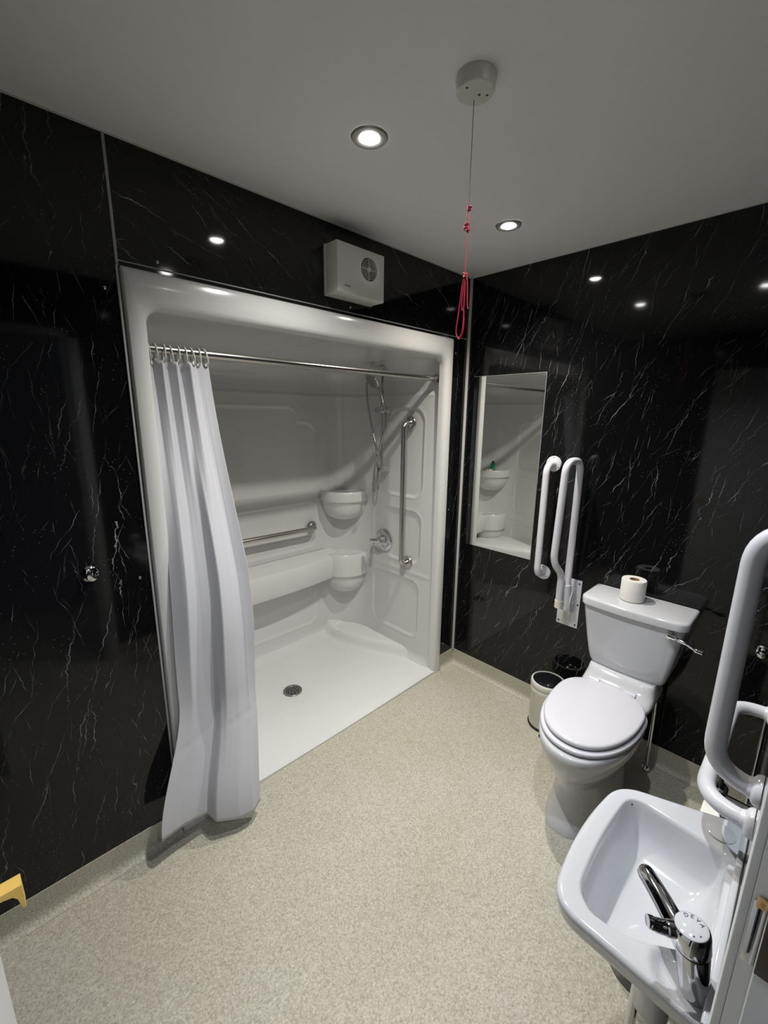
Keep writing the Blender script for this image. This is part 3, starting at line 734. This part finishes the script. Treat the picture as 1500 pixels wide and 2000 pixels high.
for z, x0, hw in ((0.30, -0.30, 0.10), (0.39, -0.31, 0.135), (0.415, -0.315, 0.148), (0.43, -0.30, 0.150), (0.445, -0.255, 0.148), (0.475, -0.225, 0.142), (0.492, -0.215, 0.140), (0.498, -0.205, 0.138)):
    P = []
    xc = (x0 - 0.03) / 2; hx = (-0.03 - x0) / 2
    for i in range(40):
        dx, dy = sup(2 * PI * i / 40, hx, hw, 5.5); P.append((xc + dx, CY + dy, z))
    rows.append(P)
vr = mb.grid(rows, closed_u=True); mb.cap(vr[-1]); mb.build('pan_shelf', 'ceramic', to, smooth=50)
def slab(name, mat, z0, z1, af, ab, bb, cx, rd, dome=0.0, nb=3.2):
    mb = MB(); rows = []
    for z, ins in ((z0, rd), (z0 + rd * 0.3, rd * 0.3), (z0 + rd, 0), (z1 - rd, 0), (z1 - rd * 0.5, rd * 0.15), (z1 - rd * 0.13, rd * 0.5), (z1, rd)):
        rows.append(egg(cx, af - ins, ab - ins, bb - ins, z, 2.15, nb))
    for f, dz in ((0.8, 0.6), (0.5, 0.9), (0.2, 1.0)):
        rows.append(egg(cx, (af - rd) * f, (ab - rd) * f, (bb - rd) * f, z1 + dome * dz, 2.15, nb))
    vr = mb.grid(rows, closed_u=True); mb.cap(vr[0][::-1]); mb.cap(vr[-1])
    return mb.build(name, mat, to, smooth=50)
slab('seat', 'seat_plastic', 0.418, 0.436, 0.315, 0.160, 0.183, -0.415, 0.007)
slab('lid', 'seat_plastic', 0.440, 0.462, 0.304, 0.172, 0.174, -0.410, 0.010, 0.004, 2.6)
for dy in (-0.075, 0.075):
    mb = MB(); mb.lathe([(0, -0.022), (0.012, -0.022), (0.012, 0.022), (0, 0.022)], (-0.246, -1.054 + dy, 0.450), (0, 1, 0), 18); mb.build('hinge', 'seat_plastic', to)
# cistern
mb = MB(); rows = []
def cist_sec(z, x0, x1, y0, y1, r=0.03, bow=0.012, k=8):
    # x0 front (more negative), x1 back; rounded front corners
    P = []
    for i in range(k + 1):
        a = PI / 2 * i / k; P.append((x0 + r - r * math.sin(a), y1 - r + r * math.cos(a), z))
    for i in range(1, 12):
        t = i / 12; P.append((x0 - bow * math.sin(PI * t), lerp(y1 - r, y0 + r, t), z))
    for i in range(k + 1):
        a = PI / 2 * i / k; P.append((x0 + r - r * math.cos(a), y0 + r - r * math.sin(a), z))
    P.append((x1, y0, z)); P.append((x1, y1, z)); return P
CYY = -1.075
for t in [0, 0.03, 0.08, 0.2, 0.4, 0.6, 0.8, 1.0]:
    z = lerp(0.492, 0.792, t); e = t ** 0.75
    hw = lerp(0.150, 0.203, e); xf = lerp(-0.175, -0.203, e)
    ins = 0.010 * max(0, 1 - t / 0.08) ** 2
    rows.append(cist_sec(z, xf + ins, -0.012, CYY - hw + ins, CYY + hw - ins, 0.026, 0.010))
vr = mb.grid(rows, closed_u=True); mb.cap(vr[0][::-1]); mb.cap(vr[-1]); ci = mb.build('cistern', 'ceramic', to, smooth=50)
mb = MB(); rows = []
for z, ins in ((0.790, 0.004), (0.7925, 0.0), (0.818, 0.0), (0.824, 0.002), (0.8275, 0.007), (0.829, 0.014)):
    rows.append(cist_sec(z, -0.220 + ins, -0.006, CYY - 0.214 + ins, CYY + 0.214 - ins, 0.045, 0.012))
rows.append(cist_sec(0.8315, -0.16, -0.03, CYY - 0.15, CYY + 0.15, 0.03, 0.01))
vr = mb.grid(rows, closed_u=True); mb.cap(vr[0][::-1]); mb.cap(vr[-1]); cl = mb.build('cistern_lid', 'ceramic', to, smooth=50)
mb = MB(); mb.lathe([(0.006, 0), (0.006, 0.002), (0, 0.0025)], (-0.207, CYY + 0.206, 0.806), (-0.75, 0.65, 0), 14); mb.build('plug', 'dark', cl)
mb = MB()
mb.lathe([(0.015, -0.004), (0.015, 0.010), (0.010, 0.014), (0, 0.014)], (-0.212, -1.232, 0.766), (-1, 0, 0), 20)
mb.tube(catmull([(-0.224, -1.226, 0.767), (-0.228, -1.262, 0.764), (-0.232, -1.295, 0.757), (-0.236, -1.325, 0.747), (-0.240, -1.350, 0.745)], 6), [0.010] * 6 + [0.0075] * 6 + [0.006] * 6 + [0.010] * 7, 14)
mb.build('flush_lever', 'chrome', to)
mb = MB(); mb.tube([(-0.085, -1.200, 0.505), (-0.085, -1.203, 0.03)], 0.0075, 12); mb.lathe([(0.016, -0.02), (0.016, 0.02)], (-0.085, -1.2, 0.49), n=14)
mb.lathe([(0.018, 0.0), (0.018, 0.01), (0.01, 0.02)], (-0.085, -1.203, 0.012), n=14); mb.build('supply_pipe', 'chrome', to)
# toilet roll
tr_ = thing('toilet_roll', 'white toilet roll standing on the cistern lid', 'toilet paper', (-0.106, -1.047, 0.832))
mb = MB(); mb.lathe([(0.0205, 0.004), (0.045, 0.0), (0.0505, 0.003), (0.0505, 0.095), (0.048, 0.0985), (0.0205, 0.0975)], (-0.106, -1.047, 0.832), n=44, caps=False); mb.build('paper', 'paper', tr_, smooth=50)
mb = MB(); mb.lathe([(0.0205, 0.002), (0.0205, 0.0975), (0.019, 0.0975), (0.019, 0.002)], (-0.106, -1.047, 0.832), n=32, caps=False); mb.build('cardboard_tube', 'cardboard', tr_)

# ------------------------------------------------------------ pedal bin beside the toilet
bx, by = -0.130, -0.722
pb = thing('pedal_bin', 'small chrome pedal bin with black lid behind the toilet', 'bin', (bx, by, 0))
mb = MB(); mb.lathe([(0.084, 0.0), (0.086, 0.003), (0.086, 0.012), (0.083, 0.014)], (bx, by, 0), n=40); mb.build('base_ring', 'black_plastic', pb)
mb = MB(); mb.lathe([(0.082, 0.013), (0.0825, 0.215)], (bx, by, 0), n=44); mb.build('body', 'chrome', pb)
mb = MB(); mb.lathe([(0.0825, 0.212), (0.087, 0.216), (0.088, 0.232), (0.0855, 0.236), (0.088, 0.240), (0.088, 0.262), (0.085, 0.268), (0.078, 0.270), (0.078, 0.262)], (bx, by, 0), n=44, caps=False); mb.build('rim', 'off_white_plastic', pb)
mb = MB(); mb.lathe([(0.0, 0.283), (0.03, 0.281), (0.06, 0.275), (0.077, 0.266), (0.077, 0.255)], (bx, by, 0), n=40, caps=False); mb.build('lid', 'black_plastic', pb)
mb = MB(); mb.box(bx - 0.118, bx - 0.08, by - 0.055, by - 0.025, 0.004, 0.014, 0.003); mb.build('pedal', 'black_plastic', pb)

# ------------------------------------------------------------ basin
def rpoly(P, rads, k=10):
    out = []; n = len(P)
    for i in range(n):
        p = Vector(P[i]); a = Vector(P[i - 1]) - p; b2 = Vector(P[(i + 1) % n]) - p; r = rads[i]
        s0 = p + a.normalized() * r; s1 = p + b2.normalized() * r
        for j in range(k + 1):
            t = j / k; out.append(s0 * (1 - t) ** 2 + p * 2 * t * (1 - t) + s1 * t * t)
    return out
def polar(poly, c, n):
    """radius of the outline as seen from c at n equal angles"""
    out = []; m = len(poly)
    for k in range(n):
        a = 2 * PI * k / n; d = Vector((math.cos(a), math.sin(a))); best = None
        for i in range(m):
            p = poly[i] - c; q = poly[(i + 1) % m] - c; e = q - p
            den = d.x * e.y - d.y * e.x
            if abs(den) < 1e-12: continue
            t = (p.x * e.y - p.y * e.x) / den; s = (p.x * d.y - p.y * d.x) / den
            if t > 0 and -1e-6 <= s <= 1 + 1e-6: best = t if best is None else max(best, t)
        out.append(best)
    return out
ZB = 0.74
YW = YC + 0.0005
outer2 = rpoly([Vector((-1.036, YW)), Vector((-1.128, -1.326)), Vector((-1.32, -1.300)), Vector((-1.508, -1.326)), Vector((-1.516, YW))], [0.012, 0.055, 0.12, 0.055, 0.012])
inner2 = rpoly([Vector((-1.155, YW + 0.022)), Vector((-1.140, -1.358)), Vector((-1.31, -1.346)), Vector((-1.466, -1.358)), Vector((-1.480, -1.43)), Vector((-1.400, YW + 0.022))], [0.02, 0.045, 0.10, 0.045, 0.05, 0.03])
cB = Vector((-1.300, -1.455)); NP = 180
ro = polar(outer2, cB, NP); ri = polar(inner2, cB, NP)
def ringp(fr, zf):
    P = []
    for k in range(NP):
        a = 2 * PI * k / NP; r = fr(k); P.append((cB.x + math.cos(a) * r, max(cB.y + math.sin(a) * r, YW), zf))
    return P
TAP = Vector((-1.466, -1.545))
def rimz(x, y):
    z = ZB
    d = math.hypot((x - TAP.x) * 0.8, (y - TAP.y) * 0.62)
    z -= 0.014 * (1 - ss(0.026, 0.040, d))
    return z
def deform(P, wgt=1.0):
    return [(x, y, z + (rimz(x, y) - ZB) * wgt) for x, y, z in P]
ba = thing('wash_basin', 'small white wall-hung wash basin beside the doorway', 'sink', (-1.29, YC, 0.55))
rings = []
for f, z in ((0.30, 0.595), (0.45, 0.597), (0.60, 0.605), (0.72, 0.628), (0.80, 0.655), (0.86, 0.684), (0.94, 0.698), (0.975, 0.703)):
    rings.append(ringp(lambda k: ro[k] * f, z))
for ins, z in ((0.004, 0.710), (0.002, 0.722), (0.0, ZB - 0.012), (0.0008, ZB - 0.006), (0.004, ZB - 0.0015), (0.009, ZB)):
    rings.append(deform(ringp(lambda k: ro[k] - ins, z), 1.0 if z > 0.73 else 0))
for t in (0.2, 0.4, 0.6, 0.8, 0.92): rings.append(deform(ringp(lambda k: lerp(ro[k] - 0.009, ri[k], t), ZB - 0.003 * t * t)))
for f, dz in ((1.0, 0.006), (0.985, 0.012), (0.965, 0.024), (0.94, 0.042), (0.90, 0.062), (0.84, 0.080), (0.74, 0.094), (0.60, 0.104), (0.42, 0.110), (0.25, 0.114), (0.12, 0.117)):
    rings.append(ringp(lambda k: ri[k] * f, ZB - dz))
mb = MB(); vr = mb.grid(rings, closed_u=True); mb.cap(vr[0][::-1]); mb.cap(vr[-1])
mb.build('basin_body', 'ceramic', ba, smooth=60)
mb = MB(); mb.prism([(-1.036, YW), (-1.036, YW + 0.012), (-1.520, YW + 0.012), (-1.520, YW)], ZB - 0.04, ZB + 0.016, bevel=0.004); mb.build('upstand', 'ceramic', ba)
mb = MB(); mb.lathe([(0.027, 0), (0.0265, 0.002), (0.023, 0.0038), (0, 0.0042)], (-1.105, -1.530, ZB - 0.0005), n=32, sx=1.0); mb.build('tap_hole_cover', 'ceramic', ba)
mb = MB(); mb.lathe([(0.024, 0), (0.022, 0.003), (0.012, 0.002), (0, 0.001)], (-1.285, -1.492, ZB - 0.114), n=28); mb.build('waste', 'ceramic', ba)
mb = MB(); mb.lathe([(0.005, 0), (0.0045, 0.0008), (0, 0.001)], (-1.155, -1.366, ZB - 0.011), (-0.45, -0.35, 0.8), 12, sx=0.6); mb.build('overflow_hole', 'dark', ba)
mb = MB(); mb.lathe([(0.022, 0.60), (0.022, 0.52), (0.034, 0.51), (0.034, 0.40), (0.024, 0.385), (0, 0.385)], (cB.x, cB.y - 0.03, 0), n=24)
mb.tube(rpath([(cB.x, cB.y - 0.03, 0.48), (cB.x, YC + 0.001, 0.48)], 0.01), 0.018, 16); mb.build('bottle_trap', 'white_metal', ba)
mb = MB(); mb.tube([(-1.250, -1.452, 0.625), (-1.250, -1.452, 0.001)], 0.0105, 16); mb.build('supply_pipe', 'chrome', ba)
# basin mixer
tp = thing('basin_tap', 'chrome basin mixer tap with side lever on the near corner of the basin', 'tap', (TAP.x, TAP.y, ZB - 0.014))
ax = Vector((-0.035, 0.16, 1.0)).normalized(); o = Vector((TAP.x + 0.003, TAP.y - 0.003, ZB - 0.014))
mb = MB(); mb.lathe([(0.021, 0), (0.0215, 0.004), (0.0225, 0.05), (0.0245, 0.085)], o, ax, 36); mb.build('body', 'chrome', tp)
top = o + ax * 0.087
mb = MB(); mb.lathe([(0.0245, 0), (0.0255, 0.002), (0.0260, 0.028), (0.0250, 0.034), (0.0235, 0.036)], top, ax, 36); mb.build('control_collar', 'chrome', tp)
mb = MB(); mb.lathe([(0.0228, 0.030), (0.0228, 0.0365), (0.021, 0.0378), (0, 0.0382)], top, ax, 36); ccap = mb.build('cap', 'ceramic', tp)
tip = Vector((-1.380, -1.440, 0.806)); s0 = o + ax * 0.062
mb = MB(); dirs = (tip - s0)
pts = [s0 + dirs * t + Vector((0, 0, 0.006 * math.sin(PI * t))) for t in (0, 0.15, 0.35, 0.55, 0.75, 0.9, 0.96, 1.0, 1.01)]
mb.tube(pts, [0.0190, 0.0185, 0.0175, 0.0165, 0.0155, 0.0150, 0.013, 0.007, 0.002], 22)
mb.lathe([(0.008, 0), (0.009, 0.010), (0, 0.010)], tip + Vector((-0.006, -0.012, -0.008)), (0, 0, -1), 14)
mb.build('spout', 'chrome', tp)
l0 = top + ax * 0.018
lt = Vector((-1.504, -1.479, 0.843))
mb = MB(); P = [l0, lerp(l0, lt, 0.3) + Vector((0.002, 0.002, -0.001)), lerp(l0, lt, 0.6) + Vector((0.003, 0.002, -0.006)), lerp(l0, lt, 0.85) + Vector((0, 0, -0.002)), lt, lt + (lt - l0).normalized() * 0.003]
mb.tube(catmull(P, 6), [0.0150] * 6 + [0.0120] * 6 + [0.0105] * 6 + [0.0098] * 6 + [0.0090] * 6 + [0.003], 16); mb.build('lever', 'chrome', tp)
# lettering round the cap
e_up = Vector((0.0, 0.0, 1.0)); ex = Vector((1, 0, 0)); ex = (ex - ax * ex.dot(ax)).normalized(); ey = ax.cross(ex)
for i, ch in enumerate('DEVA'):
    a = math.radians(38 - 30 * i)
    rad_d = ex * math.cos(a) + ey * math.sin(a); tan = ex * math.sin(a) - ey * math.cos(a)
    pos = top + ax * 0.0382 + rad_d * 0.0155
    Mx = Matrix(((tan.x, rad_d.x, ax.x, pos.x), (tan.y, rad_d.y, ax.y, pos.y), (tan.z, rad_d.z, ax.z, pos.z), (0, 0, 0, 1)))
    text_obj(ch, 'letter', 'dark_text', ccap, Mx, 0.0088, 0.0002)
mb = MB()
for a in (200, 235):
    q = top + ax * 0.0379 + (ex * math.cos(math.radians(a)) + ey * math.sin(math.radians(a))) * 0.0165; mb.lathe([(0.0016, 0), (0, 0.0004)], q, ax, 10)
mb.build('temperature_dots', 'dark_text', ccap)

# ------------------------------------------------------------ rails by the basin
grab_bar('grab_rail', 'white horizontal grab rail low on the front wall behind the basin', (-0.70, YC + 0.001, 0.842), (-1.170, YC + 0.001, 0.850), (0, 1, 0), 0.086, 0.0172, 'white_metal', 0.030, 'grab rail', 0.075, None, True)
grab_bar('grab_rail', 'white vertical grab rail at the right edge, above the basin', (-1.215, YC + 0.001, 0.958), (-1.215, YC + 0.001, 1.452), (0, 1, 0), 0.078, 0.0180, 'white_metal', 0.030, 'grab rail', 0.07, None, True)
# bin under the basin
kb = thing('waste_bin', 'black round bin on the floor under the wash basin', 'bin', (-0.925, -1.42, 0))
mb = MB(); mb.lathe([(0.098, 0), (0.100, 0.004), (0.105, 0.23), (0.107, 0.24)], (-0.925, -1.42, 0), n=40); mb.build('body', 'black_plastic', kb)
mb = MB(); mb.lathe([(0.109, 0.235), (0.109, 0.255), (0.09, 0.268), (0, 0.275)], (-0.925, -1.42, 0), n=40); mb.build('lid', 'black_plastic', kb)
# chrome pipe and valve between the rails
vp = thing('wall_valve', 'chrome stop valve low on the front wall between the white rails', 'valve', (-0.80, YC, 0.60))
mb = MB(); mb.tube([(-0.77, YC + 0.075, 0.60), (-0.90, YC + 0.045, 0.60)], 0.013, 14); mb.tube([(-0.80, YC, 0.60), (-0.80, YC + 0.07, 0.60)], 0.011, 12)
mb.lathe([(0, -0.02), (0.019, -0.018), (0.019, 0.018), (0, 0.02)], (-0.78, YC + 0.075, 0.60), (1, 0, 0), 20); mb.lathe([(0, -0.012), (0.022, -0.010), (0.022, 0.010), (0, 0.012)], (-0.86, YC + 0.05, 0.60), (0, 0, 1), 6)
mb.build('valve_body', 'chrome', vp)
mb = MB(); mb.tube([(-0.778, YC + 0.075, 0.62), (-0.778, YC + 0.075, 0.68)], 0.006, 10); mb.build('spindle', 'dark', vp)
mb = MB(); mb.tube([(-0.10, YC + 0.012, 0.02), (-0.10, YC + 0.012, 0.60)], 0.0075, 12); tag(mb.build('water_pipe', 'chrome'), 'thin vertical chrome water pipe in the corner right of the toilet', 'pipe')
mb = MB(); mb.box(-0.905, -0.845, YC + 0.001, YC + 0.10, 0.50, 0.60, 0.004); tag(mb.build('wall_box', 'cream_box'), 'small cream box on the wall tucked behind the basin under the rail', 'box')

# ------------------------------------------------------------ knobs and screw caps on the black panels
def knob(x, y, z, n_, label):
    t = thing('coat_knob', label, 'knob', (x, y, z)); 
    mb = MB(); mb.lathe([(0.027, 0), (0.027, 0.003), (0.022, 0.009), (0.010, 0.012), (0.008, 0.024)], (x, y, z), n_, 32); mb.build('rose', 'chrome', t)
    mb = MB(); mb.lathe([(0.008, 0.022), (0.013, 0.026), (0.016, 0.034), (0.013, 0.043), (0, 0.046)], (x, y, z), n_, 28); mb.build('ball', 'chrome', t)
knob(-1.963, -0.001, 1.138, (0, -1, 0), 'round chrome coat knob on the black wall left of the shower curtain')
knob(-0.001, -1.508, 0.727, (-1, 0, 0), 'round chrome knob on the black wall at the right edge, right of the cistern')
SCR = [(-1.673, 2.094, 'above the left end of the shower'), (-1.826, 1.991, 'just left of the shower frame top'), (-1.825, 1.088, 'left of the curtain, near the coat knob'), (-0.891, 2.097, 'directly below the heater fan'), (-0.117, 1.988, 'right of the shower frame top, near the corner'), (-0.117, 1.081, 'between shower and corner, halfway up'), (-0.111, 0.177, 'near the floor, between shower and corner')]
for x, z, s_ in SCR:
    mb = MB(); mb.lathe([(0.0055, 0.0), (0.0055, 0.001), (0.004, 0.003), (0, 0.004)], (x, -0.0003, z), (0, -1, 0), 16)
    tag(mb.build('screw_cap', 'chrome'), 'tiny chrome screw cap on black panel, ' + s_, 'screw', 'chrome screw caps on the black panels')

# ------------------------------------------------------------ door and latch plate
dr_ = bpy.data.objects.new('door_1', None); C.objects.link(dr_); dr_.location = (-2.275, -1.2, 0); dr_['kind'] = 'structure'
DXf = -2.255
mb = MB(); mb.box(DXf - 0.04, DXf, YC + 0.03, -0.83, 0.006, 2.03, 0.0015); mb.build('door_leaf', 'white_paint', dr_)
mb = MB()
P = [(DXf - 0.002, 1.004), (-2.2155, 1.004), (-2.2150, 0.966), (-2.2190, 0.966), (-2.2215, 0.985), (-2.226, 0.992), (-2.236, 0.995), (DXf - 0.002, 0.995)]
mb.prism(P, -0.888, -0.867, lambda a, b2, c: (a, c, b2), 0.0006); mb.build('door_handle', 'ochre', dr_)
kp = thing('latch_plate', 'chrome latch keep with brass tab on the door frame beside the basin', 'latch', (DX1 - 0.03, YC - 0.01, 1.0))
mb = MB(); mb.box(DX1 - 0.0145, DX1 - 0.0125, YC - 0.0115, YC - 0.001, 1.098, 1.175, 0.0006); mb.build('plate', 'chrome', kp)
mb = MB(); mb.box(DX1 - 0.0325, DX1 - 0.030, YC - 0.078, YC - 0.0118, 1.112, 1.222, 0.0005); mb.build('recess', 'brown', kp)
mb = MB(); mb.box(DX1 - 0.020, DX1 - 0.0145, YC - 0.0112, YC - 0.003, 1.173, 1.182, 0.0006); mb.build('brass_tab', 'brass', kp)
